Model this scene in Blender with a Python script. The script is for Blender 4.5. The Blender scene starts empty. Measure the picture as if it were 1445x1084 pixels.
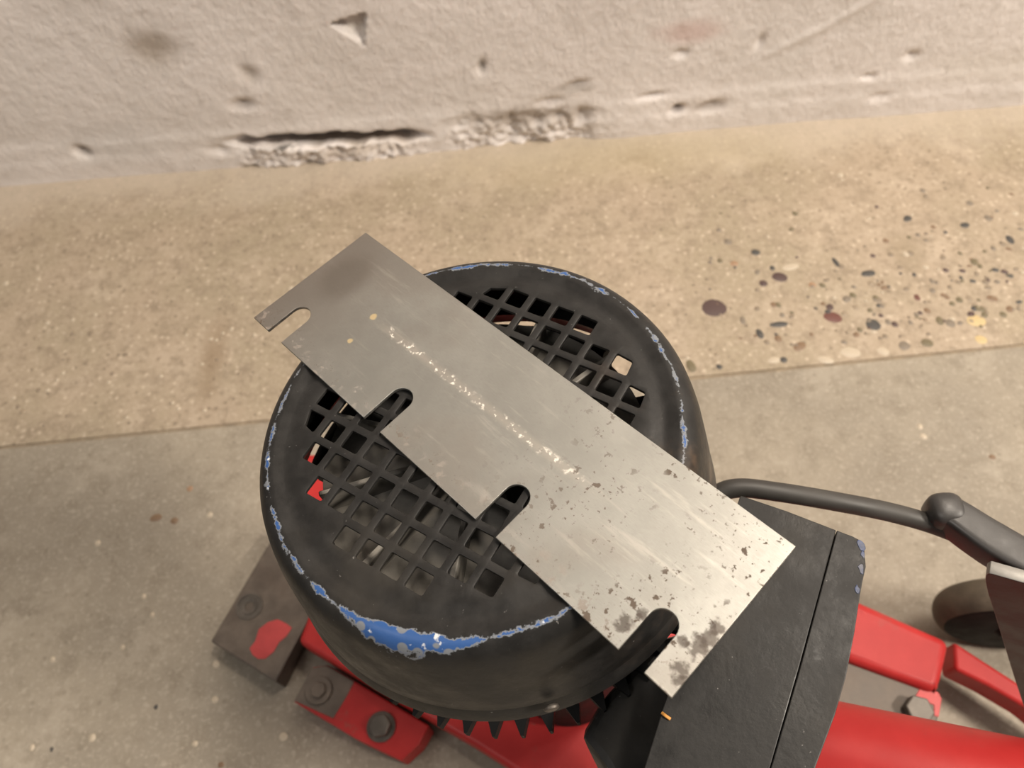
import bpy, bmesh, math, random
import numpy as np
from mathutils import Vector, Matrix, noise
from mathutils.geometry import delaunay_2d_cdt
V = Vector
random.seed(7)
COL = bpy.context.scene.collection
scene = bpy.context.scene

# ------------------------------------------------------------------ camera
F, CX, CY = 1085.0, 722.5, 542.0          # focal length and centre in photo pixels (1445 x 1084)
H = 0.745                                  # camera height over the floor
NADIR = (790.0, 1225.0)
def cray(u, v): return V(((u - CX) / F, (v - CY) / F, 1.0))
dn = cray(*NADIR).normalized()
def cfloor(u, v):
    r = cray(u, v); return r * (H / r.dot(dn))
wz = -dn
wx = (cfloor(1445, 146) - cfloor(0, 262)); wx = (wx - wz * wx.dot(wz)).normalized()
wy = wz.cross(wx)
R = Matrix((wx, wy, wz))                   # camera axes (right, down, forward) -> world
CAM = V((0, 0, H))
cam_d = bpy.data.cameras.new('camera'); cam = bpy.data.objects.new('camera', cam_d); COL.objects.link(cam)
right, up, back = R @ V((1, 0, 0)), R @ V((0, -1, 0)), R @ V((0, 0, -1))
cam.matrix_world = Matrix(((right.x, up.x, back.x, 0), (right.y, up.y, back.y, 0), (right.z, up.z, back.z, H), (0, 0, 0, 1)))
cam_d.sensor_fit = 'HORIZONTAL'; cam_d.sensor_width = 36; cam_d.lens = F / 1445 * 36
cam_d.clip_start = 0.01
cam_d.dof.use_dof = True; cam_d.dof.focus_distance = 0.305; cam_d.dof.aperture_fstop = 13
scene.camera = cam

# ------------------------------------------------------------------ world, lamps, exposure
w = bpy.data.worlds.new('hall_light'); scene.world = w; w.use_nodes = True
w.node_tree.nodes['Background'].inputs[0].default_value = (1.0, 0.95, 0.89, 1)
w.node_tree.nodes['Background'].inputs[1].default_value = 0.17
def lamp(name, loc, target, sx, sy, power, col):
    l = bpy.data.lights.new(name, 'AREA'); l.shape = 'RECTANGLE'; l.size = sx; l.size_y = sy
    l.energy = power; l.color = col
    o = bpy.data.objects.new(name, l); COL.objects.link(o); o.location = loc
    o.rotation_euler = (V(target) - V(loc)).to_track_quat('-Z', 'Y').to_euler()
    return o
lamp('unseen_lamp', (0.75, 0.55, 2.5), (0.3, 0.45, 0), 0.6, 0.18, 35, (1.0, 0.89, 0.76))
lamp('unseen_lamp', (2.1, -0.5, 2.4), (0.1, 0.6, 0.1), 0.6, 0.18, 105, (1.0, 0.90, 0.78))
lamp('unseen_lamp', (-1.7, -0.9, 3.0), (-0.2, 0.9, 0.2), 1.2, 0.3, 24, (1.0, 0.94, 0.88))  # added fill lamp, no known fixture, brightens the wall
scene.view_settings.view_transform = 'Standard'; scene.view_settings.look = 'None'
scene.view_settings.exposure = -0.1; scene.view_settings.gamma = 1.0
scene.view_settings.use_curve_mapping = False

# ------------------------------------------------------------------ pixel helpers
def wdir(u, v): return R @ cray(u, v)
def wpt(u, v, z=0.0):                       # on the horizontal plane at height z
    d = wdir(u, v); return CAM + d * ((z - H) / d.z)
# machine frame: O = centre of the fan cover's face, axis up the motor
aC = V((0.181, 0.6423, 1.0)).normalized()
O = CAM + R @ V((-0.01633, 0.01610, 0.3009))
MZ = -(R @ aC)
uC = V((1, 0, 0)); uC = (uC - aC * uC.dot(aC)).normalized()
MX = R @ uC; MY = MZ.cross(MX)
HB = O.z / MZ.z                            # length of the axis down to the floor
BASE = O - MZ * HB
MM = Matrix(((MX.x, MY.x, MZ.x, BASE.x), (MX.y, MY.y, MZ.y, BASE.y), (MX.z, MY.z, MZ.z, BASE.z), (0, 0, 0, 1)))
MI = MM.inverted()
def mw(u, v, h):                            # on the plane h below the cover's face, world
    d = wdir(u, v); return CAM + d * ((O - MZ * h - CAM).dot(MZ) / d.dot(MZ))
def mp(u, v, h): return MI @ mw(u, v, h)    # the same in machine coordinates
def mf(u, v, z): return MI @ wpt(u, v, z)   # on a horizontal plane, machine coordinates
UPM = MI.to_3x3() @ V((0, 0, 1))            # world up in machine coordinates

# ------------------------------------------------------------------ mesh helpers
def finish(name, bm, mat, parent=None, smooth=40, mat2=None, flat=0):
    me = bpy.data.meshes.new(name)
    bmesh.ops.recalc_face_normals(bm, faces=bm.faces[:])
    bm.to_mesh(me); bm.free()
    me.materials.append(mat)
    if mat2: me.materials.append(mat2)
    if smooth:
        me.shade_smooth(); me.set_sharp_from_angle(angle=math.radians(smooth))
        for p in me.polygons:                # wide flat faces keep their own normal
            if len(p.vertices) > 4 or (flat and min((me.vertices[a].co - me.vertices[b].co).length for a, b in p.edge_keys) > flat): p.use_smooth = False
    o = bpy.data.objects.new(name, me); COL.objects.link(o)
    if parent: o.parent = parent
    return o
def tag(o, label=None, cat=None, group=None, kind=None):
    for k, v in (('label', label), ('category', cat), ('group', group), ('kind', kind)):
        if v: o[k] = v
    return o
def empty(name, m):
    o = bpy.data.objects.new(name, None); COL.objects.link(o); o.matrix_world = m; o.empty_display_size = 0.05
    return o
def prism(bm, pts, ext, bev=0.0, seg=2):    # polygon pushed along ext, edges rounded
    vs = [bm.verts.new(p) for p in pts]; vt = [bm.verts.new(V(p) + V(ext)) for p in pts]
    n = len(pts); fs = [bm.faces.new(vs), bm.faces.new(vt[::-1])]
    for i in range(n):
        fs.append(bm.faces.new((vs[i], vt[i], vt[(i + 1) % n], vs[(i + 1) % n])))
    bmesh.ops.recalc_face_normals(bm, faces=fs)
    if bev:
        es = list({e for f in fs for e in f.edges})
        bmesh.ops.bevel(bm, geom=es, offset=bev, segments=seg, profile=0.5, affect='EDGES')
    return bm
def lathe(bm, prof, n=96, center=V((0, 0, 0)), axis=None, closed=False):
    if axis is None: ux, uy, uz = V((1, 0, 0)), V((0, 1, 0)), V((0, 0, 1))
    else:
        uz = V(axis).normalized(); ux = uz.orthogonal().normalized(); uy = uz.cross(ux)
    rings = []
    for r, z in prof:
        if r < 1e-6: rings.append([bm.verts.new(center + uz * z)])
        else: rings.append([bm.verts.new(center + (ux * math.cos(2 * math.pi * k / n) + uy * math.sin(2 * math.pi * k / n)) * r + uz * z) for k in range(n)])
    pairs = list(zip(rings, rings[1:])) + ([(rings[-1], rings[0])] if closed else [])
    for a, b in pairs:
        for k in range(n):
            k2 = (k + 1) % n
            if len(a) == 1 and len(b) == 1: break
            if len(a) == 1: bm.faces.new((a[0], b[k], b[k2]))
            elif len(b) == 1: bm.faces.new((a[k], b[0], a[k2]))
            else: bm.faces.new((a[k], b[k], b[k2], a[k2]))
    return rings
def catmull(pts, sub=6):
    P = [V(p) for p in pts]; P = [2 * P[0] - P[1]] + P + [2 * P[-1] - P[-2]]; out = []
    for i in range(1, len(P) - 2):
        for s in range(sub):
            t = s / sub; a, b, c, d = P[i - 1:i + 3]
            out.append(0.5 * (2 * b + (c - a) * t + (2 * a - 5 * b + 4 * c - d) * t * t + (3 * b - a - 3 * c + d) * t ** 3))
    out.append(P[-2]); return out
def sweep(bm, path, halfs, upv, n=16, power=2.0, caps=True):   # superellipse section along a path
    rings = []
    for i, p in enumerate(path):
        t = (path[min(i + 1, len(path) - 1)] - path[max(i - 1, 0)]).normalized()
        s = t.cross(upv).normalized(); q = s.cross(t)
        a, b = halfs[i] if isinstance(halfs, list) else halfs
        ring = []
        for k in range(n):
            c, d = math.cos(2 * math.pi * k / n), math.sin(2 * math.pi * k / n)
            ring.append(bm.verts.new(p + s * a * math.copysign(abs(c) ** (2 / power), c) + q * b * math.copysign(abs(d) ** (2 / power), d)))
        rings.append(ring)
    for a, b in zip(rings, rings[1:]):
        for k in range(n): bm.faces.new((a[k], a[(k + 1) % n], b[(k + 1) % n], b[k]))
    if caps: bm.faces.new(rings[0]); bm.faces.new(rings[-1][::-1])
    return rings
def hexbolt(bm, c, axis, af, hh, washer=0.0, turn=0.0):
    z = V(axis).normalized(); x = z.orthogonal().normalized(); y = z.cross(x)
    if washer: lathe(bm, [(0, 0), (washer, 0), (washer, 0.0018), (washer * 0.97, 0.0022), (0, 0.0022)], 28, V(c), z)
    r = af / math.sqrt(3); pts = [V(c) + x * r * math.cos(turn + k * math.pi / 3) + y * r * math.sin(turn + k * math.pi / 3) for k in range(6)]
    prism(bm, pts, z * hh, 0.0012, 2)

# ------------------------------------------------------------------ material helpers
class NT:
    def __init__(s, name):
        s.m = bpy.data.materials.new(name); s.m.use_nodes = True; s.t = s.m.node_tree; s.n = s.t.nodes
        s.b = s.n['Principled BSDF']; s._co = None
    def co(s):
        if s._co is None: s._co = s.n.new('ShaderNodeTexCoord').outputs['Object']
        return s._co
    def link(s, a, b):
        if isinstance(a, (int, float)): b.default_value = a
        elif isinstance(a, (tuple, list)): b.default_value = tuple(a) + ((1,) if len(a) == 3 and len(b.default_value) == 4 else ())
        else: s.t.links.new(a, b)
    def mth(s, op, a, b=0.0, clamp=False):
        k = s.n.new('ShaderNodeMath'); k.operation = op; k.use_clamp = clamp
        s.link(a, k.inputs[0]); s.link(b, k.inputs[1]); return k.outputs[0]
    def maprange(s, x, a, b, c=0.0, d=1.0, smooth=True):
        k = s.n.new('ShaderNodeMapRange'); k.interpolation_type = 'SMOOTHSTEP' if smooth else 'LINEAR'
        for i, q in enumerate((x, a, b, c, d)): s.link(q, k.inputs[i])
        return k.outputs[0]
    def mapping(s, scale=(1, 1, 1), loc=(0, 0, 0), rot=(0, 0, 0), src=None):
        k = s.n.new('ShaderNodeMapping'); s.link(src or s.co(), k.inputs[0])
        k.inputs[1].default_value = loc; k.inputs[2].default_value = rot; k.inputs[3].default_value = scale
        return k.outputs[0]
    def noise(s, scale, detail=4, rough=0.55, vec=None, dist=0.0):
        k = s.n.new('ShaderNodeTexNoise'); s.link(vec or s.co(), k.inputs['Vector'])
        k.inputs['Scale'].default_value = scale; k.inputs['Detail'].default_value = detail
        k.inputs['Roughness'].default_value = rough; k.inputs['Distortion'].default_value = dist
        return k.outputs['Fac']
    def voro(s, scale, vec=None, out='Distance', rnd=1.0):
        k = s.n.new('ShaderNodeTexVoronoi'); s.link(vec or s.co(), k.inputs['Vector'])
        k.inputs['Scale'].default_value = scale; k.inputs['Randomness'].default_value = rnd
        return k.outputs[out]
    def mix(s, fac, a, b):
        k = s.n.new('ShaderNodeMix'); k.data_type = 'RGBA'
        s.link(fac, k.inputs[0]); s.link(a, k.inputs[6]); s.link(b, k.inputs[7]); return k.outputs[2]
    def xyz(s, src=None):
        k = s.n.new('ShaderNodeSeparateXYZ'); s.link(src or s.co(), k.inputs[0]); return k.outputs
    def spot(s, c, rad, soft=0.5, wob=0.0, wscale=60):     # soft ellipse in object space, 1 inside
        m = s.mapping(scale=tuple(1 / max(r, 1e-6) for r in rad), loc=tuple(-q / max(r, 1e-6) for q, r in zip(c, rad)))
        k = s.n.new('ShaderNodeVectorMath'); k.operation = 'LENGTH'; s.link(m, k.inputs[0]); d = k.outputs['Value']
        if wob: d = s.mth('ADD', d, s.mth('MULTIPLY', s.mth('SUBTRACT', s.noise(wscale, 3), 0.5), wob))
        return s.maprange(d, 1 - soft, 1 + soft * 0.3, 1.0, 0.0)
    def bump(s, h, strength=0.3, dist=0.001):
        k = s.n.new('ShaderNodeBump'); k.inputs['Strength'].default_value = strength; k.inputs['Distance'].default_value = dist
        s.link(h, k.inputs['Height']); s.link(k.outputs[0], s.b.inputs['Normal'])
    def out(s, col, rough=0.5, metal=0.0, spec=0.5):
        s.link(col, s.b.inputs['Base Color']); s.link(rough, s.b.inputs['Roughness']); s.link(metal, s.b.inputs['Metallic'])
        s.b.inputs['Specular IOR Level'].default_value = spec
        return s.m

def m_concrete(name, base, dark, light, patch, speck=1.0, paint_y=None):
    t = NT(name); big = t.noise(5, 5, 0.6); mid = t.noise(38, 5, 0.65); fine = t.noise(260, 4, 0.7)
    c = t.mix(t.maprange(big, 0.38, 0.62), base, patch)
    c = t.mix(t.maprange(t.noise(14, 5, 0.65, t.mapping(loc=(3, 1, 0))), 0.50, 0.66, 0, 0.45), c, light)
    c = t.mix(t.maprange(mid, 0.46, 0.68, 0, 0.75), c, dark)
    c = t.mix(t.maprange(fine, 0.50, 0.66, 0, 0.8), c, light)
    c = t.mix(t.maprange(t.noise(130, 3, 0.6), 0.54, 0.66, 0, 0.75 * speck), c, dark)
    v = t.voro(110); vc = t.voro(110, out='Color')
    g = t.xyz(vc)[0]
    stone = t.mth('MULTIPLY', t.maprange(v, 0.20, 0.34, 1, 0), t.maprange(g, 0.66, 0.74, 0, 0.6 * speck))
    c = t.mix(stone, c, tuple(q * 1.15 for q in light))
    stone2 = t.mth('MULTIPLY', t.maprange(v, 0.16, 0.30, 1, 0), t.maprange(g, 0.22, 0.14, 0, 0.75 * speck))
    c = t.mix(stone2, c, tuple(q * 0.75 for q in dark))
    if paint_y is not None:
        y = t.xyz()[1]; n = t.noise(9, 5, 0.6)
        q = t.mth('ADD', y, t.mth('MULTIPLY', t.mth('SUBTRACT', n, 0.5), 0.16))
        c = t.mix(t.maprange(q, paint_y - 0.11, paint_y, 0, 0.6), c, (0.52, 0.45, 0.37))
    t.bump(t.mth('ADD', t.mth('MULTIPLY', mid, 0.6), fine), 0.35, 0.0012)
    return t, c

def m_simple(name, col, rough=0.5, metal=0.0, var=0.25, scale=60, bump=0.15, spec=0.5, dust=None, dustamt=0.0):
    t = NT(name); n = t.noise(scale, 5, 0.6)
    c = t.mix(t.maprange(n, 0.3, 0.75, 0, 1), tuple(q * (1 - var) for q in col), tuple(min(1, q * (1 + var)) for q in col))
    if dust: c = t.mix(t.maprange(t.noise(scale * 0.4, 5, 0.7), 0.45, 0.75, 0, dustamt), c, dust)
    if bump: t.bump(t.noise(scale * 6, 3), bump, 0.0004)
    return t.out(c, t.maprange(n, 0.3, 0.7, max(0, rough - 0.08), min(1, rough + 0.08)), metal, spec)

# ------------------------------------------------------------------ the setting: floor
WALL_Y = (wpt(0, 262).y + wpt(1445, 146).y) / 2
J0, J1 = wpt(0, 632), wpt(1445, 487)                       # joint between slab and border strip
jd = (J1 - J0).normalized()
def joint_y(x): return J0.y + (x - J0.x) * jd.y / jd.x
XL, XR = -2.2, 2.6
t, c = m_concrete('smooth_grey_concrete', (0.315, 0.275, 0.217), (0.225, 0.193, 0.15), (0.40, 0.355, 0.29), (0.265, 0.232, 0.186), 0.5)
m_floor = t.out(c, 0.62, 0, 0.35)
t, c = m_concrete('worn_tan_concrete', (0.375, 0.300, 0.222), (0.25, 0.198, 0.142), (0.48, 0.395, 0.305), (0.325, 0.268, 0.19), 1.0, WALL_Y)
s1 = wpt(300, 510); c = t.mix(t.mth('MULTIPLY', t.spot((s1.x, s1.y, 0), (0.018, 0.075, 1), 0.9, 0.8, 30), 0.55), c, (0.22, 0.155, 0.095))
s2 = wpt(1280, 358); c = t.mix(t.mth('MULTIPLY', t.spot((s2.x, s2.y, 0), (0.028, 0.035, 1), 0.8, 0.6, 50), 0.55), c, (0.24, 0.19, 0.125))
s3 = wpt(860, 225); c = t.mix(t.mth('MULTIPLY', t.spot((s3.x, s3.y, 0), (0.30, 0.06, 1), 0.9, 0.8, 14), 0.35), c, (0.40, 0.33, 0.20))
m_strip = t.out(c, 0.7, 0, 0.3)

def slab(name, corners, z, thick, mat, parent=None):
    bm = bmesh.new(); prism(bm, [V((p[0], p[1], z)) for p in corners], (0, 0, -thick), 0.0015, 2)
    return finish(name, bm, mat, parent)
g = 0.0016
floor = slab('floor', [(XL, -1.6), (XR, -1.6), (XR, joint_y(XR) - g), (XL, joint_y(XL) - g)], 0.0, 0.06, m_floor)
tag(floor, 'smooth grey concrete floor slab beside a tan border strip', kind='structure')
strip = slab('border_strip', [(XL, joint_y(XL) + g), (XR, joint_y(XR) + g), (XR, WALL_Y + 0.05), (XL, WALL_Y + 0.05)], 0.0008, 0.06, m_strip, floor)
tag(strip, 'tan worn concrete strip with exposed pebbles')
m_fill = m_simple('joint_mortar', (0.25, 0.20, 0.14), 0.9, bump=0.3)
bm = bmesh.new(); prism(bm, [V((XL, joint_y(XL) - g, -0.0012)), V((XR, joint_y(XR) - g, -0.0012)), V((XR, joint_y(XR) + g, -0.0012)), V((XL, joint_y(XL) + g, -0.0012))], (0, 0, -0.05))
finish('joint_filler', bm, m_fill, floor)

# pebbles ground flush with the strip
peb_cols = {'plum': (0.10, 0.06, 0.055), 'maroon': (0.17, 0.065, 0.05), 'slate': (0.075, 0.07, 0.065), 'grey': (0.25, 0.205, 0.155),
            'olive': (0.19, 0.155, 0.09), 'cream': (0.68, 0.52, 0.27), 'white': (0.60, 0.51, 0.39), 'brown': (0.25, 0.16, 0.095), 'rust': (0.40, 0.25, 0.15), 'dust': (0.28, 0.22, 0.155), 'sand': (0.36, 0.285, 0.20)}
peb_m = {k: m_simple('pebble_' + k, tuple(q * 0.8 for q in v), 0.5, var=0.18, scale=120, bump=0.1) for k, v in peb_cols.items()}
peb_mesh = {}
def pebble_mesh(col, kind):
    if (col, kind) in peb_mesh: return peb_mesh[(col, kind)]
    bm = bmesh.new(); rnd = random.Random(kind * 17 + 3); n = 12
    ph = [rnd.uniform(0.82, 1.12) for _ in range(n)]; ph = [(ph[i - 1] + 2 * ph[i] + ph[(i + 1) % n]) / 4 for i in range(n)]
    top = bm.verts.new((0, 0, 0.0009)); rings = []
    for r, z in ((0.6, 0.0008), (1.0, -0.0004)):
        rings.append([bm.verts.new((r * ph[k] * math.cos(2 * math.pi * k / n), r * ph[k] * math.sin(2 * math.pi * k / n), z)) for k in range(n)])
    for k in range(n):
        bm.faces.new((top, rings[0][k], rings[0][(k + 1) % n]))
        bm.faces.new((rings[0][k], rings[1][k], rings[1][(k + 1) % n], rings[0][(k + 1) % n]))
    me = bpy.data.meshes.new('pebble'); bm.to_mesh(me); bm.free(); me.materials.append(peb_m[col]); me.shade_smooth()
    peb_mesh[(col, kind)] = me; return me
def pebble(u, v, w_, h_, col, rot=0.0, parent=strip, z=0.0008):
    p = wpt(u, v, z); d = (p - CAM).length; s = d / F
    o = bpy.data.objects.new('pebble', pebble_mesh(col, random.randrange(6))); COL.objects.link(o)
    o.location = (p.x, p.y, z); o.scale = (w_ * s / 2, h_ * s / 2 * 1.35, 1); o.rotation_euler = (0, 0, rot); o.parent = parent
big = [(1008, 435, 40, 26, 'plum', .1), (1175, 448, 26, 15, 'maroon', -.4), (1232, 458, 22, 15, 'slate', -.3), (1100, 458, 30, 8, 'slate', 0), (1100, 391, 26, 14, 'plum', -.3),
       (1077, 400, 14, 10, 'plum', .3), (1116, 377, 28, 10, 'white', .2), (1225, 386, 24, 9, 'slate', .1), (1378, 453, 26, 15, 'cream', 0), (1385, 480, 16, 12, 'cream', .3),
       (1200, 497, 32, 14, 'white', -.2), (1247, 496, 14, 14, 'white', .8), (975, 517, 14, 19, 'olive', .2), (1308, 484, 19, 11, 'olive', -.2), (1128, 489, 24, 11, 'brown', .5),
       (1027, 341, 13, 9, 'grey', .2), (1066, 356, 14, 9, 'slate', 0), (1146, 402, 12, 8, 'rust', .2), (1326, 453, 10, 12, 'olive', 0), (1341, 456, 15, 11, 'grey', 0), (1382, 436, 20, 9, 'olive', -.3),
       (1072, 471, 11, 14, 'slate', .1), (1098, 478, 12, 10, 'brown', 0), (1180, 371, 8, 16, 'slate', .2), (1294, 420, 9, 9, 'maroon', 0), (1276, 488, 16, 12, 'grey', .3), (1092, 430, 10, 8, 'brown', .2),
       (1106, 508, 12, 8, 'slate', 0), (1015, 518, 10, 8, 'slate', .3), (1400, 421, 16, 8, 'brown', -.4), (1362, 318, 14, 8, 'slate', .4), (1395, 308, 12, 9, 'grey', 0), (1425, 338, 10, 12, 'slate', 0),
       (1092, 508, 22, 9, 'white', .1), (1036, 372, 12, 8, 'rust', 0), (1048, 452, 10, 12, 'grey', 0), (1165, 508, 24, 10, 'white', -.2), (1195, 422, 14, 9, 'grey', .5), (1250, 340, 9, 7, 'brown', 0)]
for b in big: pebble(*b)
for k in range(210):                                   # smaller stones, thick on the right, thinning to the left
    u = 1445 - abs(random.gauss(0, 260)); v = 517 - 0.1 * (u - 1000) - abs(random.gauss(0, 95)) - 14
    if v < 225 or u < 960: continue
    s = random.uniform(4.5, 10.5)
    pebble(u, v, s, s * random.uniform(0.5, 0.95), random.choice(['dust', 'grey', 'olive', 'sand', 'dust', 'white', 'plum', 'grey', 'slate', 'olive', 'brown']), random.uniform(-.6, .6))
for k in range(60):
    u = random.uniform(0, 420); v = random.uniform(390, 600 - u * .06); s = random.uniform(4.5, 8)
    pebble(u, v, s, s * random.uniform(0.5, 0.9), random.choice(['white', 'sand', 'white', 'dust', 'sand', 'white']), random.uniform(-.6, .6))
for u, v, a, b, cc in [(220, 731, 17, 9, 'brown'), (246, 735, 13, 8, 'brown'), (268, 690, 10, 7, 'rust'), (138, 767, 9, 7, 'white'), (203, 842, 7, 6, 'white'), (296, 727, 9, 7, 'white'), (1298, 602, 8, 7, 'white'),
                       (1400, 645, 10, 6, 'brown'), (1303, 616, 10, 7, 'white'), (74, 931, 7, 6, 'white'), (173, 914, 7, 6, 'white'), (303, 988, 10, 8, 'white'), (215, 868, 7, 6, 'white'), (130, 1042, 10, 8, 'white'),
                       (73, 1058, 5, 5, 'slate'), (220, 998, 6, 5, 'slate'), (45, 1055, 7, 6, 'white'), (312, 1080, 9, 6, 'brown'), (400, 1040, 12, 9, 'white'), (305, 938, 10, 8, 'white'), (275, 1050, 8, 6, 'white')]:
    pebble(u, v, a, b, cc, random.uniform(-.5, .5), floor, 0.0)

# ------------------------------------------------------------------ the setting: wall
def wallpt(u, v):
    d = wdir(u, v); k = (WALL_Y - CAM.y) / d.y; p = CAM + d * k; return p.x, p.z
def lerp_axis(lo, hi, a, b, fine, coarse):
    return np.concatenate([np.linspace(lo, a, coarse, endpoint=False), np.arange(a, b, fine), np.linspace(b, hi, coarse)])
x0, zt = wallpt(0, 0); x1, zt2 = wallpt(1445, 0); ztop = max(zt, zt2) + 0.04
xs = lerp_axis(XL, XR, x0 - 0.1, x1 + 0.1, 0.0030, 30); zs = np.concatenate([np.arange(-0.012, ztop, 0.0028), np.linspace(ztop, 2.6, 30)])
GX, GZ = np.meshgrid(xs, zs)
def gauss(u, v, ru, rv, rot=0.0):
    cx_, cz_ = wallpt(u, v); c_, s_ = math.cos(rot), math.sin(rot); X = GX - cx_; Z = GZ - cz_
    a = (X * c_ + Z * s_) / ru; b = (-X * s_ + Z * c_) / rv
    return np.exp(-(a * a + b * b))
D = np.zeros_like(GX)                                  # + comes out of the wall, metres
N1 = np.array([noise.noise(V((x * 6, z * 6, 1.3))) for x, z in zip(GX.ravel(), GZ.ravel())]).reshape(GX.shape)
N2 = np.array([noise.noise(V((x * 45, z * 45, 7.7))) for x, z in zip(GX.ravel(), GZ.ravel())]).reshape(GX.shape)
N3 = np.array([noise.noise(V((x * 130, z * 130, 2.2))) for x, z in zip(GX.ravel(), GZ.ravel())]).reshape(GX.shape)
D += 0.004 * N1 + 0.0006 * N2 + 0.0005 * N3
led = 0.062 + 0.006 * np.array([noise.noise(V((x * 3, 0, 4))) for x in xs])[None, :]
D += 0.0020 / (1 + np.exp((GZ - led) / 0.003)) + 0.0016 / (1 + np.exp((GZ - led * 0.55 - 0.004 * N2) / 0.003))
# the black gap and the broken plaster under it
gx0, gz0 = wallpt(340, 197); gx1, gz1 = wallpt(585, 190)
tt = (GX - gx0) / (gx1 - gx0); inside = 1 / (1 + np.exp(-(tt + 0.0) * 30)) / (1 + np.exp((tt - 1.0) * 30))
lin = gz0 + (gz1 - gz0) * tt + 0.004 * np.array([noise.noise(V((x * 28, 0, 9))) for x in xs])[None, :]
gw = 0.0062 + 0.0050 * np.array([noise.noise(V((x * 40, 3, 2))) for x in xs])[None, :]
gap = inside * np.exp(-((GZ - lin) / np.maximum(gw, 0.0016)) ** 4); D -= 0.045 * gap
under = inside * (GZ < lin - 0.004)
D += under * (0.006 * N2 + 0.006 * N3 + 0.004)
rx0, _ = wallpt(640, 180); rx1, _ = wallpt(835, 170)
rub = 1 / (1 + np.exp(-(GX - rx0) * 120)) / (1 + np.exp((GX - rx1) * 120)) / (1 + np.exp((GZ - 0.05) / 0.004))
D += rub * (0.009 * N2 + 0.005 * N3 - 0.005)
for a in [(352, 105, 0.010, 0.014, 0.8, -0.005), (343, 146, 0.014, 0.007, 0, -0.008), (115, 213, 0.010, 0.008, -0.5, -0.010), (680, 95, 0.005, 0.010, -0.2, -0.006),
          (357, 236, 0.010, 0.006, 0, -0.010), (956, 153, 0.009, 0.006, 0.3, -0.010), (1003, 150, 0.016, 0.008, 0.2, -0.008), (961, 76, 0.008, 0.005, 0, -0.006), (1286, 78, 0.008, 0.006, 0, -0.007), (1225, 108, 0.010, 0.004, 0, -0.005),
          (815, 120, 0.014, 0.005, 0.2, -0.006), (775, 145, 0.018, 0.006, 0.1, -0.006), (920, 135, 0.016, 0.004, 0.1, -0.006), (1240, 135, 0.012, 0.006, 0.1, -0.005), (215, 70, 0.03, 0.016, 0, -0.003), (1073, 60, 0.005, 0.009, -0.2, -0.005),
          (820, 165, 0.010, 0.014, 0, -0.009), (310, 210, 0.012, 0.008, 0, -0.006), (1200, 18, 0.05, 0.006, 0.6, 0.002), (1120, 60, 0.04, 0.006, 0.5, 0.002)]:
    D += a[5] * gauss(*a[:5])
(tx0, tz0), (tx1, tz1), (tx2, tz2) = wallpt(468, 33), wallpt(516, 18), wallpt(513, 64)      # three-cornered chip
den = (tz1 - tz2) * (tx0 - tx2) + (tx2 - tx1) * (tz0 - tz2)
b0 = ((tz1 - tz2) * (GX - tx2) + (tx2 - tx1) * (GZ - tz2)) / den; b1 = ((tz2 - tz0) * (GX - tx2) + (tx0 - tx2) * (GZ - tz2)) / den
D -= 0.020 * np.where((b0 > 0) & (b1 > 0) & (b0 + b1 < 1), 0.15 + 0.85 * (b0 + b1), 0)
nx, nz = len(xs), len(zs)
verts = np.stack([GX, WALL_Y - D, GZ - 0.022 * gap], -1).reshape(-1, 3)
idx = np.arange(nx * nz).reshape(nz, nx)
faces = np.stack([idx[:-1, :-1], idx[:-1, 1:], idx[1:, 1:], idx[1:, :-1]], -1).reshape(-1, 4)
me = bpy.data.meshes.new('wall_back'); me.from_pydata(verts.tolist(), [], faces.tolist())
bm = bmesh.new(); bm.from_mesh(me)                       # close the back so the wall has thickness
ci = [idx[0, 0], idx[0, -1], idx[-1, -1], idx[-1, 0]]
bm.verts.ensure_lookup_table(); ring = [int(i) for i in idx[0, :]] + [int(i) for i in idx[1:, -1]] + [int(i) for i in idx[-1, -2::-1]] + [int(i) for i in idx[-2:0:-1, 0]]
fr = [bm.verts[i] for i in ring]; bk = [bm.verts.new((v.co.x, WALL_Y + 0.2, v.co.z)) for v in fr]
for k in range(len(ring)):
    k2 = (k + 1) % len(ring); bm.faces.new((fr[k], bk[k], bk[k2], fr[k2]))
bm.faces.new(bk[::-1]); bm.to_mesh(me); bm.free()
t = NT('worn_white_wall_paint')
n1 = t.noise(7, 5, 0.6); n2 = t.noise(60, 5, 0.7); n3 = t.noise(300, 3, 0.7)
c = t.mix(t.maprange(n1, 0.35, 0.7), (0.76, 0.705, 0.675), (0.69, 0.64, 0.605))
c = t.mix(t.maprange(n2, 0.52, 0.78, 0, 0.45), c, (0.40, 0.34, 0.29))
c = t.mix(t.maprange(n3, 0.55, 0.75, 0, 0.3), c, (0.68, 0.62, 0.57))
def ws(u, v, ru, rv, col, amt, wob=0.5, soft=0.8, wsc=40):
    global c
    X, Z = wallpt(u, v); c = t.mix(t.mth('MULTIPLY', t.spot((X, WALL_Y, Z), (ru, 0.5, rv), soft, wob, wsc), amt), c, col)
ws(215, 68, 0.04, 0.03, (0.26, 0.20, 0.14), 0.6)
ws(975, 45, 0.05, 0.02, (0.50, 0.27, 0.23), 0.4)
ws(1110, 95, 0.05, 0.09, (0.68, 0.635, 0.60), 0.7)
ws(1400, 90, 0.10, 0.03, (0.66, 0.61, 0.56), 0.6)
ws(1215, 25, 0.07, 0.018, (0.66, 0.61, 0.57), 0.6)
ws(160, 200, 0.09, 0.04, (0.62, 0.585, 0.56), 0.6)
ws(745, 165, 0.10, 0.022, (0.27, 0.215, 0.165), 0.6, 1.0)
ws(500, 207, 0.12, 0.010, (0.36, 0.28, 0.20), 0.5, 0.8)
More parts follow.
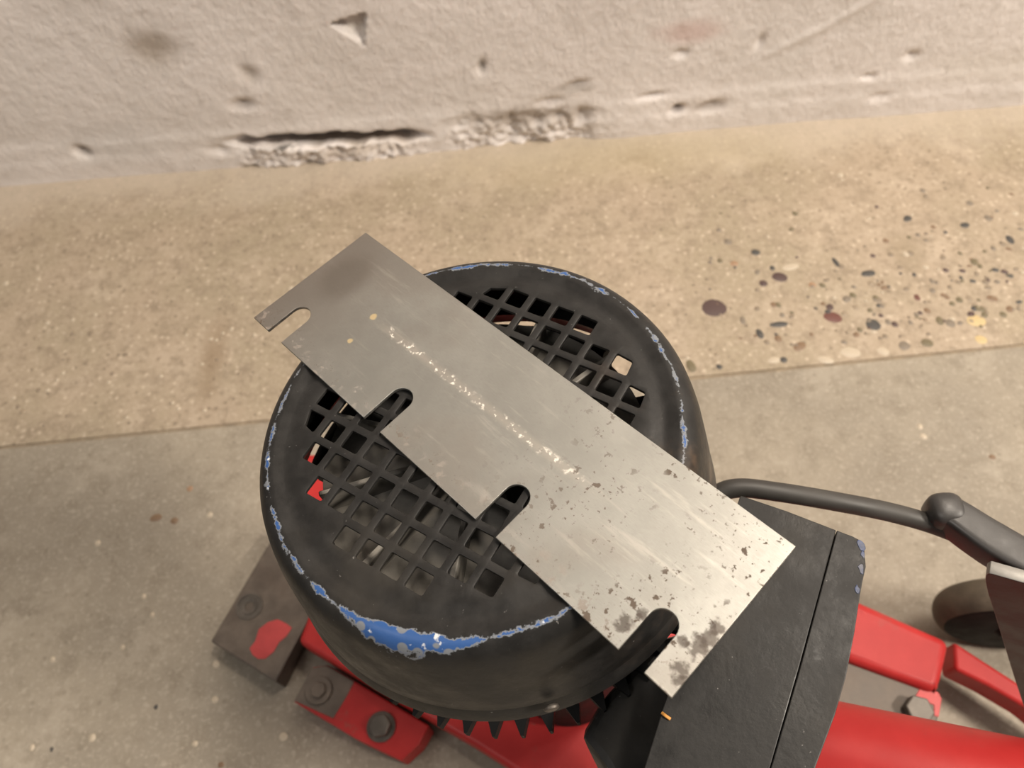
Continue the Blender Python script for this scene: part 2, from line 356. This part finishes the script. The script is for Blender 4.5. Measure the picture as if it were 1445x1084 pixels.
ws(455, 196, 0.085, 0.006, (0.03, 0.025, 0.02), 0.95, 0.5, 0.5)  # shade inside the gap, painted into the wall colour
ws(357, 236, 0.012, 0.006, (0.08, 0.06, 0.05), 0.8)
ws(1000, 150, 0.03, 0.010, (0.25, 0.20, 0.16), 0.6)
ws(956, 154, 0.010, 0.007, (0.12, 0.09, 0.08), 0.7)
ws(343, 148, 0.016, 0.010, (0.24, 0.20, 0.17), 0.6)
ws(352, 105, 0.014, 0.02, (0.32, 0.27, 0.22), 0.5)
ws(120, 215, 0.012, 0.008, (0.20, 0.16, 0.13), 0.6)
ws(502, 44, 0.016, 0.014, (0.74, 0.69, 0.63), 0.7, 0.3)
ws(680, 95, 0.006, 0.012, (0.22, 0.19, 0.16), 0.7)
ws(810, 125, 0.03, 0.008, (0.26, 0.22, 0.18), 0.6, 1.0)
st = t.noise(210, 4, 0.65, t.mapping((1, 1, 0.6), rot=(0, 0.5, 0)))
t.bump(t.mth('ADD', n2, t.mth('MULTIPLY', st, 1.1)), 0.7, 0.0018)
m_wall = t.out(c, 0.6, 0, 0.35)
me.materials.append(m_wall); me.shade_smooth()
wall = bpy.data.objects.new('wall_back', me); COL.objects.link(wall)
tag(wall, 'scuffed off-white painted wall with chipped plaster at its foot', kind='structure')

# ------------------------------------------------------------------ materials of the machine and the blade
def m_black_paint(name, wear):
    t = NT(name); x, y, z = t.xyz(); n = t.noise(70, 5, 0.65); n4 = t.noise(14, 4, 0.6)
    c = t.mix(t.maprange(n, 0.35, 0.7), (0.0125, 0.012, 0.0115), (0.022, 0.021, 0.020))
    c = t.mix(t.maprange(n4, 0.5, 0.75, 0, 0.5), c, (0.038, 0.033, 0.026))
    c = t.mix(t.maprange(t.noise(420, 3, 0.7), 0.70, 0.76, 0, 0.8), c, (0.22, 0.21, 0.20))
    rough = t.maprange(n, 0.3, 0.7, 0.36, 0.55)
    if wear == 'rim':
        r = t.mth('SQRT', t.mth('ADD', t.mth('MULTIPLY', x, x), t.mth('MULTIPLY', y, y)))
        k = t.noise(55, 5, 0.7); k2 = t.noise(160, 4, 0.7)
        sp = t.spot((-0.024, -0.084, HB - 0.003), (0.034, 0.016, 0.05), 0.9)
        off = t.mth('ADD', t.mth('MULTIPLY', t.mth('SUBTRACT', k, 0.5), 0.0045), t.mth('MULTIPLY', sp, 0.0022))
        dd = t.mth('ABSOLUTE', t.mth('SUBTRACT', t.mth('SUBTRACT', r, 0.0820), off))
        wd = t.mth('ADD', t.mth('ADD', t.mth('MULTIPLY', t.mth('SUBTRACT', k2, 0.50), 0.007), 0.0002), t.mth('MULTIPLY', sp, 0.0030))
        q = t.mth('SUBTRACT', wd, dd)
        edge = t.maprange(q, -0.0005, 0.0000); core = t.maprange(q, 0.0001, 0.0005)
        blobs = t.maprange(t.voro(150), 0.26, 0.34); core = t.mth('MULTIPLY', core, blobs)
        top = t.maprange(z, HB - 0.012, HB - 0.007)
        edge = t.mth('MULTIPLY', edge, top); core = t.mth('MULTIPLY', core, top)
        c = t.mix(t.mth('MULTIPLY', edge, 0.7), c, (0.25, 0.27, 0.30)); c = t.mix(core, c, (0.032, 0.09, 0.26))
        gl = t.mth('MULTIPLY', core, t.maprange(t.noise(240, 3), 0.62, 0.70)); c = t.mix(gl, c, (0.6, 0.62, 0.64))
        side = t.maprange(z, HB - 0.03, HB - 0.012, 1, 0)
        br = t.mth('MULTIPLY', t.maprange(t.noise(22, 5, 0.7), 0.5, 0.72), t.mth('MULTIPLY', t.maprange(x, 0.04, 0.085), 0.6))
        c = t.mix(br, c, (0.13, 0.085, 0.055))
        c = t.mix(t.mth('MULTIPLY', t.maprange(x, 0.06, 0.1), t.mth('MULTIPLY', side, 0.25)), c, (0.14, 0.12, 0.10))  # floor's brown-grey reflection painted onto the right side
    if wear == 'edges':
        c = t.mix(t.maprange(t.noise(45, 5, 0.75), 0.62, 0.70, 0, 0.35), c, (0.12, 0.12, 0.12))
    t.bump(t.mth('ADD', n, t.mth('MULTIPLY', t.noise(300, 3), 0.4)), 0.25, 0.0008)
    return t.out(c, rough, 0.0, 0.28)
m_cover = m_black_paint('black_paint_worn_to_blue', 'rim')
m_box = m_black_paint('black_box_paint', 'edges')
m_fin = m_simple('black_cast_metal', (0.006, 0.006, 0.006), 0.65, var=0.3, bump=0.3, spec=0.2)
m_fan = m_simple('grey_fan_plastic', (0.17, 0.158, 0.138), 0.55, var=0.3, dust=(0.26, 0.23, 0.19), dustamt=0.6)
m_rubber = m_simple('black_rubber', (0.040, 0.037, 0.033), 0.55, var=0.2, scale=40, bump=0.1)
m_lever = m_simple('dark_grey_plastic', (0.042, 0.039, 0.037), 0.42, var=0.15, bump=0.2)
m_tyre = m_simple('dusty_tyre_rubber', (0.11, 0.088, 0.062), 0.8, var=0.3, bump=0.3)
m_maroon = m_simple('dark_maroon_paint', (0.050, 0.017, 0.016), 0.5, var=0.3, bump=0.2)
m_edge = m_simple('bare_steel_edge', (0.27, 0.26, 0.24), 0.45, 0.4, var=0.2)
m_steel = m_simple('dull_brown_steel', (0.12, 0.096, 0.077), 0.55, 0.25, var=0.3, scale=45, dust=(0.08, 0.055, 0.04), dustamt=0.6)
m_bolt = m_simple('dull_bolt_steel', (0.12, 0.105, 0.09), 0.45, 0.5, var=0.3)
def m_red(name, worn, spots=()):
    t = NT(name); n = t.noise(18, 5, 0.65)
    c = t.mix(t.maprange(n, 0.35, 0.7), (0.36, 0.018, 0.018), (0.43, 0.027, 0.026))
    c = t.mix(t.maprange(t.noise(40, 5, 0.7), 0.60, 0.66, 0, worn), c, (0.14, 0.10, 0.08))
    for p, rad, col, amt in spots: c = t.mix(t.mth('MULTIPLY', t.spot(tuple(p), rad, 0.35, 0.5, 45), amt), c, col)
    t.bump(t.noise(160, 4), 0.15, 0.0006)
    return t.out(c, 0.45, 0.0, 0.3)
m_redp = m_red('red_machine_paint', 0.12)
m_redw = m_red('red_rail_paint', 0.35)

# ------------------------------------------------------------------ the machine
machine = empty('floor_scraping_machine', MM)
tag(machine, 'red floor scraping machine with upright black electric motor on grey concrete', 'machine')
part = lambda name, bm, mat, parent=machine, smooth=40, mat2=None, flat=0: finish(name, bm, mat, parent, smooth, mat2, flat)

# fan cover: pierced face plus spun side
SEG = 120; RF = 0.0705; TH = 0.0014
lat_a = math.radians(31.216); lat_s = 0.011175; lat_o = complex(-0.06023, -0.01741)
holes = []; HS = 0.0040; ROUND = 0.0007
for i in range(-14, 16):
    for j in range(-14, 16):
        z = lat_s * complex(math.cos(lat_a), math.sin(lat_a)) * complex(i, j) + lat_o
        cxh, cyh = z.real, -z.imag
        if math.hypot(cxh + 0.0005, cyh - 0.001) > 0.0668: continue
        pts = []
        for sx, sy in ((1, 1), (-1, 1), (-1, -1), (1, -1)):
            a = [(sx * HS, sy * (HS - ROUND)), (sx * (HS - ROUND * .3), sy * (HS - ROUND * .3)), (sx * (HS - ROUND), sy * HS)]
            if sx * sy < 0: a = a[::-1]
            pts += a
        ca, sa = math.cos(-lat_a), math.sin(-lat_a)
        poly = [(cxh + p * ca - q * sa, cyh + p * sa + q * ca) for p, q in pts]
        poly = [(p, q) if math.hypot(p, q) < 0.0688 else (p * 0.0688 / math.hypot(p, q), q * 0.0688 / math.hypot(p, q)) for p, q in poly]
        holes.append(((cxh, cyh), poly))
co2 = [V((RF * math.cos(2 * math.pi * k / SEG), RF * math.sin(2 * math.pi * k / SEG))) for k in range(SEG)]
ed = [(k, (k + 1) % SEG) for k in range(SEG)]
for _, poly in holes:
    b = len(co2); co2 += [V(p) for p in poly]; n = len(poly); ed += [(b + k, b + (k + 1) % n) for k in range(n)]
vo, eo, fo, _, _, _ = delaunay_2d_cdt(co2, ed, [], 0, 1e-7)
hc = np.array([h[0] for h in holes]); ca, sa = math.cos(lat_a), math.sin(lat_a)
def in_hole(p):
    for k in np.nonzero(((hc - np.array(p)) ** 2).sum(1) < 0.0065 ** 2)[0]:
        dx, dy = p[0] - hc[k][0], p[1] - hc[k][1]; a, b = dx * ca - dy * sa, dx * sa + dy * ca
        if abs(a) < HS - 0.00005 and abs(b) < HS - 0.00005:
            q = holes[k][1]; ins = False; n = len(q)
            for m in range(n):
                (ax, ay), (bx, by) = q[m], q[m - 1]
                if (ay > p[1]) != (by > p[1]) and p[0] < (bx - ax) * (p[1] - ay) / (by - ay) + ax: ins = not ins
            if ins: return True
    return False
bm = bmesh.new(); vs = [bm.verts.new((v.x, v.y, HB)) for v in vo]; fs = []
for fc in fo:
    ctr = sum((vo[i] for i in fc), V((0, 0))) / len(fc)
    if ctr.length < RF and not in_hole((ctr.x, ctr.y)): fs.append(bm.faces.new([vs[i] for i in fc]))
ret = bmesh.ops.extrude_face_region(bm, geom=fs, use_keep_orig=True)
for v in ret['geom']:
    if isinstance(v, bmesh.types.BMVert): v.co.z -= TH
bmesh.ops.delete(bm, geom=[f for f in bm.faces if all(abs(math.hypot(v.co.x, v.co.y) - RF) < 1e-6 for v in f.verts)], context='FACES')
he = [e for e in bm.edges if len(e.link_faces) == 2 and all(abs(v.co.z - HB) < 1e-7 and math.hypot(v.co.x, v.co.y) < RF - 1e-4 for v in e.verts)
      and any(max(abs(v.co.z - HB) for v in f.verts) > TH * .5 for f in e.link_faces)]
bmesh.ops.bevel(bm, geom=he, offset=0.00035, segments=2, profile=0.5, affect='EDGES')
outp = [(RF, 0), (0.0735, -0.0009), (0.0765, -0.0007), (0.0795, 0.0004), (0.0818, 0.0006), (0.0842, -0.0004), (0.0864, -0.0025), (0.0882, -0.0060), (0.0894, -0.0105), (0.0906, -0.016),
        (0.0926, -0.028), (0.0950, -0.043), (0.0958, -0.0505), (0.0954, -0.0520), (0.0962, -0.0540), (0.0976, -0.0590), (0.0980, -0.0610)]
inp = [(r - TH * (0.3 if k < 5 else 1.0), z - TH * (1.0 if k < 7 else 0.2)) for k, (r, z) in enumerate(outp)]; inp[0] = (RF, -TH)
lathe(bm, [(r, z + HB) for r, z in outp + inp[::-1]], SEG)
bmesh.ops.remove_doubles(bm, verts=bm.verts[:], dist=2e-6)
cover = part('fan_cover', bm, m_cover, smooth=35)
tag(cover, 'black pierced fan cover with blue paint showing along its worn rim')

# fan under the cover
fan = bm = bmesh.new()
lathe(bm, [(0, HB - 0.020), (0.012, HB - 0.020), (0.013, HB - 0.021), (0.020, HB - 0.026), (0.070, HB - 0.028), (0.070, HB - 0.0385), (0, HB - 0.0385)], 64)
fan = part('fan', bm, m_fan)
bm = bmesh.new(); prism(bm, [V((0.012, -0.0012, HB - 0.018)), V((0.067, -0.0012, HB - 0.013)), V((0.067, -0.0012, HB - 0.0375)), V((0.012, -0.0012, HB - 0.0375))], (0, 0.0024, 0), 0.0004, 1)
fb = part('fan_blade', bm, m_fan, fan)
for k in range(1, 11):
    o = fb.copy(); COL.objects.link(o); o.parent = fan; o.rotation_euler = (0, 0, k * 2 * math.pi / 11)

# motor body with cooling fins
bm = bmesh.new()
lathe(bm, [(0, HB - 0.044), (0.050, HB - 0.044), (0.070, HB - 0.056), (0.088, HB - 0.059), (0.0945, HB - 0.062), (0.0945, HB - 0.075), (0.086, HB - 0.078), (0.086, HB - 0.106), (0.070, HB - 0.112),
           (0.055, HB - 0.13), (0.045, HB - 0.30), (0.045, HB - 0.425), (0, HB - 0.425)], 96)
notch = [math.atan2(*mp(u, v, 0.08).yx) for u, v in ((450, 728), (884, 562))]      # gaps between the end shield's lugs
gapd = lambda x, y: min(abs((math.atan2(y, x) - a + math.pi) % (2 * math.pi) - math.pi) for a in notch)
for v in bm.verts:
    r = math.hypot(v.co.x, v.co.y)
    if r > 0.079 and gapd(v.co.x, v.co.y) < math.radians(8): v.co.x *= 0.076 / r; v.co.y *= 0.076 / r
housing = part('motor_housing', bm, m_fin)
bm = bmesh.new(); prism(bm, [V((0.085, -0.0052, HB - 0.094)), V((0.0985, -0.0006, HB - 0.096)), V((0.0985, 0.0006, HB - 0.096)), V((0.085, 0.0052, HB - 0.094))], (0, 0, -0.007))
fin = part('cooling_fin', bm, m_fin, housing, 20)
for k in range(1, 50):
    fa = k * 2 * math.pi / 50
    if gapd(math.cos(fa), math.sin(fa)) < math.radians(12): continue
    o = fin.copy(); COL.objects.link(o); o.parent = housing; o.rotation_euler = (0, 0, k * 2 * math.pi / 50)
bm = bmesh.new(); c0 = mp(783, 1017, 0.050); c0n = V((c0.x, c0.y, 0)).normalized()
hexbolt(bm, V((c0n.x * 0.0975, c0n.y * 0.0975, HB - 0.049)), c0n, 0.006, 0.0022)
tag(part('cover_screw', bm, m_bolt), 'small grey screw head on the cover rim')

# terminal box on the side of the motor
hb = 0.062
body_px = [(1045, 699), (1110, 721), (1180, 748), (1128, 940), (1073, 1130), (895, 1130), (935, 1000), (985, 860)]
bm = bmesh.new(); prism(bm, [mp(u, v, hb) for u, v in body_px], (0, 0, -0.105), 0.0004, 2)
nk = [mp(u, v, 0.100) for u, v in [(818, 1040), (850, 985), (930, 900), (1010, 880), (1020, 1000), (1000, 1130), (880, 1130), (846, 1072)]]
prism(bm, nk, (0, 0, -0.09), 0.004, 2)
box = part('terminal_box', bm, m_box, smooth=30, flat=0.004)
lid_px = [(1181.2, 748.4), (1204, 757), (1215, 763), (1220, 775), (1222, 800), (1217, 822), (1213, 845), (1206, 892), (1194, 955), (1178, 1010), (1150, 1085), (1135, 1130), (1074.4, 1130), (1129.4, 940)]
bm = bmesh.new(); prism(bm, [mp(u, v, hb) for u, v in lid_px], (0, 0, -0.105), 0.0004, 2)
lid = part('lid', bm, m_box, box, 30)
m_blue = m_simple('chipped_blue_paint', (0.035, 0.055, 0.13), 0.5, var=0.5, scale=220, dust=(0.16, 0.16, 0.17), dustamt=0.9)
chip_px = [(1216, 768, 5), (1218, 783, 3), (1216, 802, 4), (1211, 832, 3.5)]
for u, v, s in chip_px:
    p = mp(u - 1, v, hb); bm = bmesh.new(); r = s * 0.00033; n = 9; rr = [random.uniform(0.6, 1.2) * r for _ in range(n)]
    prism(bm, [p + V((rr[k] * math.cos(2 * math.pi * k / n), 1.7 * rr[k] * math.sin(2 * math.pi * k / n), -0.0008)) for k in range(n)], (0, 0, 0.0010), 0.0002, 1)
    part('paint_chip', bm, m_blue, lid)

# power cable out of the box
cab = [(985, 740, .105), (1008, 702, .100), (1040, 689, .098), (1095, 694, .100), (1180, 708, .106), (1260, 724, .114), (1330, 745, .122), (1400, 776, .130), (1480, 812, .140), (1560, 850, .15)]
bm = bmesh.new(); path = catmull([mp(*p) for p in cab], 8); sweep(bm, path, (0.0047, 0.0047), V((0, 0, 1)), 16)
part('power_cable', bm, m_rubber)

# control lever
lv = [(1330, 723, .117), (1350, 735, .117), (1381, 756, .117), (1415, 777, .117), (1450, 796, .117), (1500, 818, .117), (1580, 852, .117)]
bm = bmesh.new(); path = catmull([mp(*p) for p in lv], 5)
sweep(bm, path, [(0.0080 + 0.0010 * min(1, max(0, (k - 4) / 9)), 0.0085) for k in range(len(path))], V((0, 0, 1)), 28, 5.0)
k0 = mp(1331, 724, .117)
ks = bmesh.ops.create_uvsphere(bm, u_segments=24, v_segments=14, radius=1.0)['verts']
for v in ks: v.co = V((math.copysign(abs(v.co.x) ** .7, v.co.x) * .0084, math.copysign(abs(v.co.y) ** .7, v.co.y) * .0084, math.copysign(abs(v.co.z) ** .5, v.co.z) * .0100)) + k0
tag(part('control_lever', bm, m_lever, smooth=50), 'dark grey lever with a rounded knob end')

# upright side plate behind the lever
pA, pB = mp(1390, 806, .098), mp(1470, 830, .098)
pd = (pB - pA); pd.z = 0; pd.normalize(); pn = V((pd.y, -pd.x, 0)); pn = pn if pn.y < 0 else -pn
camL = MI @ CAM
def on_plate(u, v):
    d = MI.to_3x3() @ wdir(u, v); return camL + d * ((pA - camL).dot(pn) / d.dot(pn))
pl = [(1396, 809), (1391, 812), (1390, 820), (1394, 838), (1405, 872), (1418, 915), (1432, 960), (1447, 1005), (1560, 1040), (1560, 858), (1470, 830)]
bm = bmesh.new(); prism(bm, [on_plate(u, v) for u, v in pl], -pn * 0.0062, 0.0006, 2)
for f in bm.faces: f.material_index = 0 if abs(f.normal.dot(pn)) > 0.9 else 1
tag(part('side_plate', bm, m_maroon, smooth=30, mat2=m_edge), 'dark maroon upright plate with a bare steel edge')

# wheel
wc = wpt(1480, 838, 0.120); wc.z = 0.060; ax = V((-0.25, -1.0, 0)).normalized()
prof = []
for k in range(25):
    a = math.pi * k / 24; prof.append((0.044 + 0.016 * abs(math.sin(a)) ** 0.75, -0.015 * math.cos(a)))
bm = bmesh.new(); lathe(bm, [(0.034, -0.012)] + prof + [(0.034, 0.012)], 64, MI @ wc, MI.to_3x3() @ ax, True)
wheel = tag(part('wheel', bm, m_tyre, smooth=60), 'dusty rubber wheel')
bm = bmesh.new(); lathe(bm, [(0, -0.02), (0.010, -0.02), (0.012, -0.014), (0.047, -0.010), (0.0520, 0.0140), (0.047, 0.0155), (0.014, 0.0160), (0.011, 0.020), (0, 0.020)], 48, MI @ wc, MI.to_3x3() @ ax)
part('shaded_hub', bm, m_fin, wheel)  # black disc over the wheel's side, its shade put in as colour

# red frame: base rail under the motor, far rail, handle tube, far bar
def slabpx(name, px, ztop, thick, mat, bev=0.002, seg=3, parent=machine, smooth=40):
    bm = bmesh.new(); prism(bm, [mf(u, v, ztop) for u, v in px], -UPM * thick, bev, seg); return part(name, bm, mat, parent, smooth, flat=0.006)
rail = slabpx('base_rail', [(430, 880), (420, 906), (540, 978), (669, 1052), (760, 1110), (860, 1180), (1130, 1180), (1130, 930), (900, 800), (620, 640), (412, 640), (440, 850)], 0.052, 0.032, m_redw, 0.005, 4)
far = slabpx('frame_rail', [(1342, 905), (1328, 968), (1322, 978), (1201, 934), (1060, 880), (1100, 795), (1218, 850)], 0.085, 0.050, m_redp, 0.007, 4)
bar = slabpx('cross_bar', [(1346, 905), (1400, 940), (1450, 972), (1560, 1045), (1560, 1090), (1450, 1000), (1395, 968), (1348, 945)], 0.055, 0.028, m_redp, 0.003, 3)
clamp = slabpx('clamp_plate', [(1140, 910), (1203, 934), (1323, 976), (1328, 984), (1323, 1020), (1310, 1040), (1180, 1010), (1120, 980)], 0.078, 0.030, m_steel, 0.0015, 2)
bm = bmesh.new(); hexbolt(bm, mf(1292, 1004, 0.078), UPM, 0.019, 0.010); part('bolt', bm, m_bolt, clamp)
m_redpatch = m_simple('red_paint_patch', (0.46, 0.05, 0.05), 0.45, var=0.12)
bm = bmesh.new(); prism(bm, [mf(u, v, 0.0785) for u, v in [(1300, 968), (1324, 977), (1329, 986), (1325, 1012), (1318, 1010), (1318, 995), (1291, 984)]], -UPM * 0.002, 0.0004, 1); part('paint_patch', bm, m_redpatch, clamp)
ta, tb = mp(1060, 1050, 0.205), mp(1560, 1164, 0.185)
bm = bmesh.new(); sweep(bm, [ta, ta.lerp(tb, .33), ta.lerp(tb, .66), tb], (0.030, 0.030), V((0, 0, 1)), 48)
tag(part('handle_tube', bm, m_redp, smooth=40), 'thick round red tube')

# left foot plates
foot = slabpx('foot_plate', [(297, 905), (389, 962), (432, 880), (470, 800), (395, 745), (374, 775)], 0.030, 0.030, m_steel, 0.0015, 2)
bm = bmesh.new(); c1 = mf(352, 856, 0.030); lathe(bm, [(0.0045, 0.0008), (0.0075, 0.0012), (0.0078, 0.0003), (0.0105, 0.0003), (0.0110, 0.0008), (0.0125, 0.0008), (0.0128, -0.0004), (0.0045, -0.0004)], 36, c1, UPM, True); part('washer_ring', bm, m_bolt, foot)
blob = [(352, 915), (360, 905), (365, 888), (378, 878), (392, 874), (404, 880), (412, 886), (404, 898), (394, 906), (386, 920), (374, 930), (364, 930), (356, 924)]
bm = bmesh.new(); prism(bm, [mf(u, v, 0.0304) for u, v in blob], -UPM * 0.001, 0.0002, 1); part('paint_patch', bm, m_redpatch, foot)
shoe = slabpx('clamp_foot', [(414, 990), (440, 942), (462, 938), (606, 1024), (592, 1050), (566, 1074), (500, 1042)], 0.036, 0.034, m_redw, 0.0015, 2)
bm = bmesh.new(); prism(bm, [mf(u, v, 0.0364) for u, v in [(415, 989), (440, 943), (461, 939), (500, 962), (488, 985), (470, 1014)]], -UPM * 0.001, 0.0003, 1); part('bare_steel_patch', bm, m_steel, shoe)
bm = bmesh.new(); hexbolt(bm, mf(450, 975, 0.0364), UPM, 0.013, 0.005, 0.012); part('bolt', bm, m_steel, shoe)
bm = bmesh.new(); hexbolt(bm, mf(538, 1026, 0.036), UPM, 0.017, 0.010, 0.0125, 0.4); part('bolt', bm, m_bolt, shoe)

# ------------------------------------------------------------------ the scraper blade lying on the cover
BT = 0.0016; h_top = -(BT + 0.0006)
A, B, C_, D_ = [mw(u, v, h_top) for u, v in [(516, 328), (358, 448), (948, 985), (1123, 771)]]
cb = (A + B + C_ + D_) / 4; lx = ((D_ - A) + (C_ - B)); lx = (lx - MZ * lx.dot(MZ)).normalized(); ly = MZ.cross(lx)
BM = Matrix(((lx.x, ly.x, MZ.x, cb.x), (lx.y, ly.y, MZ.y, cb.y), (lx.z, ly.z, MZ.z, cb.z), (0, 0, 0, 1))); BI = BM.inverted()
def bp(u, v): return BI @ mw(u, v, h_top)
la, lb, lc, ld = bp(516, 328), bp(358, 448), bp(948, 985), bp(1123, 771)
y_lo = (lb.y + lc.y) / 2
slots = []
for m1, m2, e in [((378, 466), (398, 483), (431, 438)), ((507, 597), (537, 605), (570, 556)), ((680, 733), (707, 750), (733, 695)), ((872, 915), (908, 948), (938, 873))]:
    ee = bp(*e); slots.append(ee)
hw = 0.0052
pts = [V((lb.x, lb.y, 0))]
def edge_y(x): return lb.y + (lc.y - lb.y) * (x - lb.x) / (lc.x - lb.x)
slot_x = [bp(414, 453).x, bp(546, 580).x, bp(711, 719).x, bp(916, 903).x]
slot_e = [bp(440, 440).y, bp(577, 550).y, bp(742, 688).y, bp(950, 865).y]
for sx, ey in zip(slot_x, slot_e):
    yc = ey - hw
    pts.append(V((sx - hw, edge_y(sx - hw), 0)))
    for k in range(13):
        a = math.pi - math.pi * k / 12; pts.append(V((sx + hw * math.cos(a), yc + hw * math.sin(a), 0)))
    pts.append(V((sx + hw, edge_y(sx + hw), 0)))
pts += [V((lc.x, lc.y, 0)), V((ld.x, ld.y, 0)), V((la.x, la.y, 0))]
bm = bmesh.new(); prism(bm, pts, (0, 0, -BT), 0.00022, 2)
bl = la.x, ld.x
t = NT('brushed_blade_steel'); X, Y, Z = t.xyz()
br = t.noise(60, 4, 0.6, t.mapping((6, 160, 1))); cl = t.noise(26, 5, 0.65); sm = t.noise(11, 4, 0.6)
c = t.mix(t.maprange(cl, 0.35, 0.7), (0.360, 0.358, 0.332), (0.435, 0.432, 0.402))
c = t.mix(t.maprange(sm, 0.50, 0.64, 0, 0.5), c, (0.33, 0.30, 0.265))
c = t.mix(t.maprange(br, 0.42, 0.72, 0, 0.45), c, (0.30, 0.28, 0.25)); c = t.mix(t.maprange(t.noise(18, 5, 0.7, t.mapping((1, 9, 1))), 0.54, 0.68, 0, 0.4), c, (0.60, 0.57, 0.52))
# painted reflection (dark end, round spot), wear line along the middle, rust specks
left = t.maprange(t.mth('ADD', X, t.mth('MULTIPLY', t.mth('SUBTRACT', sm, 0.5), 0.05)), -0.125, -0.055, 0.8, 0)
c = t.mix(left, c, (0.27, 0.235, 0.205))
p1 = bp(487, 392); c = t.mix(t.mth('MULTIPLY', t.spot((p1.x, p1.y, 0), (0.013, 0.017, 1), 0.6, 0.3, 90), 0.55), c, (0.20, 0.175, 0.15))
q0, q1 = bp(530, 452), bp(835, 690)
slope = (q1.y - q0.y) / (q1.x - q0.x)
dl = t.mth('ABSOLUTE', t.mth('SUBTRACT', Y, t.mth('ADD', t.mth('MULTIPLY', t.mth('SUBTRACT', X, q0.x), slope), q0.y)))
band = t.mth('MULTIPLY', t.maprange(dl, 0.0003, 0.0030, 1, 0), t.mth('MULTIPLY', t.maprange(X, q0.x, q0.x + 0.01), t.maprange(X, q1.x - 0.02, q1.x + 0.01, 1, 0)))
white = t.mth('MULTIPLY', band, t.maprange(t.noise(300, 4, 0.7), 0.54, 0.62))
c = t.mix(t.mth('MULTIPLY', band, 0.30), c, (0.62, 0.56, 0.49)); c = t.mix(white, c, (0.78, 0.73, 0.65))
rs = t.maprange(t.noise(240, 3, 0.6), 0.60, 0.645)
zone = t.mth('MAXIMUM', t.maprange(X, 0.0, 0.06, 0.0, 1.0), t.maprange(t.mth('SUBTRACT', Y, edge_y(0)), 0.0, 0.014, 1.0, 0.0))
rs = t.mth('MAXIMUM', rs, t.maprange(t.noise(520, 3, 0.6), 0.64, 0.68)); rust = t.mth('MULTIPLY', t.mth('MULTIPLY', rs, t.maprange(t.noise(30, 3), 0.42, 0.56)), zone); c = t.mix(t.mth('MULTIPLY', rust, 0.92), c, (0.085, 0.056, 0.036))
rs2 = t.mth('MULTIPLY', t.maprange(t.noise(150, 5, 0.75), 0.54, 0.62), t.maprange(t.mth('SUBTRACT', Y, edge_y(0)), 0.002, 0.014, 1.0, 0.0))
c = t.mix(t.mth('MULTIPLY', rs2, 0.7), c, (0.20, 0.155, 0.125))
for u, v, r in [(985, 912, .0055), (1002, 902, .005), (1012, 885, .004), (965, 905, .003), (962, 945, .004), (957, 960, .003), (880, 880, .0042), (907, 868, .003)]:
    p = bp(u, v); c = t.mix(t.mth('MULTIPLY', t.spot((p.x, p.y, 0), (r * .75, r * .75, 1), 0.5, 2.2, 380), 0.8), c, (0.085, 0.07, 0.06)); 
cr = [(527, 447, .0018), (494, 481, .0014)]
for u, v, r in cr:
    p = bp(u, v); c = t.mix(t.spot((p.x, p.y, 0), (r, r, 1), 0.4, 0.8, 400), c, (0.80, 0.66, 0.40))
dirt = t.mth('MAXIMUM', rust, t.mth('MAXIMUM', white, rs2))
rough = t.mth('ADD', t.maprange(br, 0.3, 0.7, 0.36, 0.48), t.mth('MULTIPLY', dirt, 0.3), True)
metal = t.maprange(dirt, 0, 1, 0.92, 0.15)
t.bump(t.mth('ADD', br, t.mth('MULTIPLY', cl, 0.4)), 0.16, 0.0004)
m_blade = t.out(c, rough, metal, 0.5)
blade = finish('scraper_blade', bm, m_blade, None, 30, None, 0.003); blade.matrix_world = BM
tag(blade, 'flat rectangular steel scraper blade with four open slots lying on the black fan cover', 'blade')

# a wisp of orange fibre on the terminal box
bm = bmesh.new(); p = [mw(934, 1006, hb - 0.0006), mw(939, 1010, hb - 0.0012), mw(946, 1015, hb - 0.0006)]
sweep(bm, catmull([q - p[0] for q in p], 5), (0.0006, 0.0004), MZ, 8)
fib = finish('fibre_scrap', bm, m_simple('orange_fibre', (0.55, 0.25, 0.05), 0.6), None); fib.location = p[0]
tag(fib, 'tiny orange fibre scrap lying on the black terminal box', 'scrap')
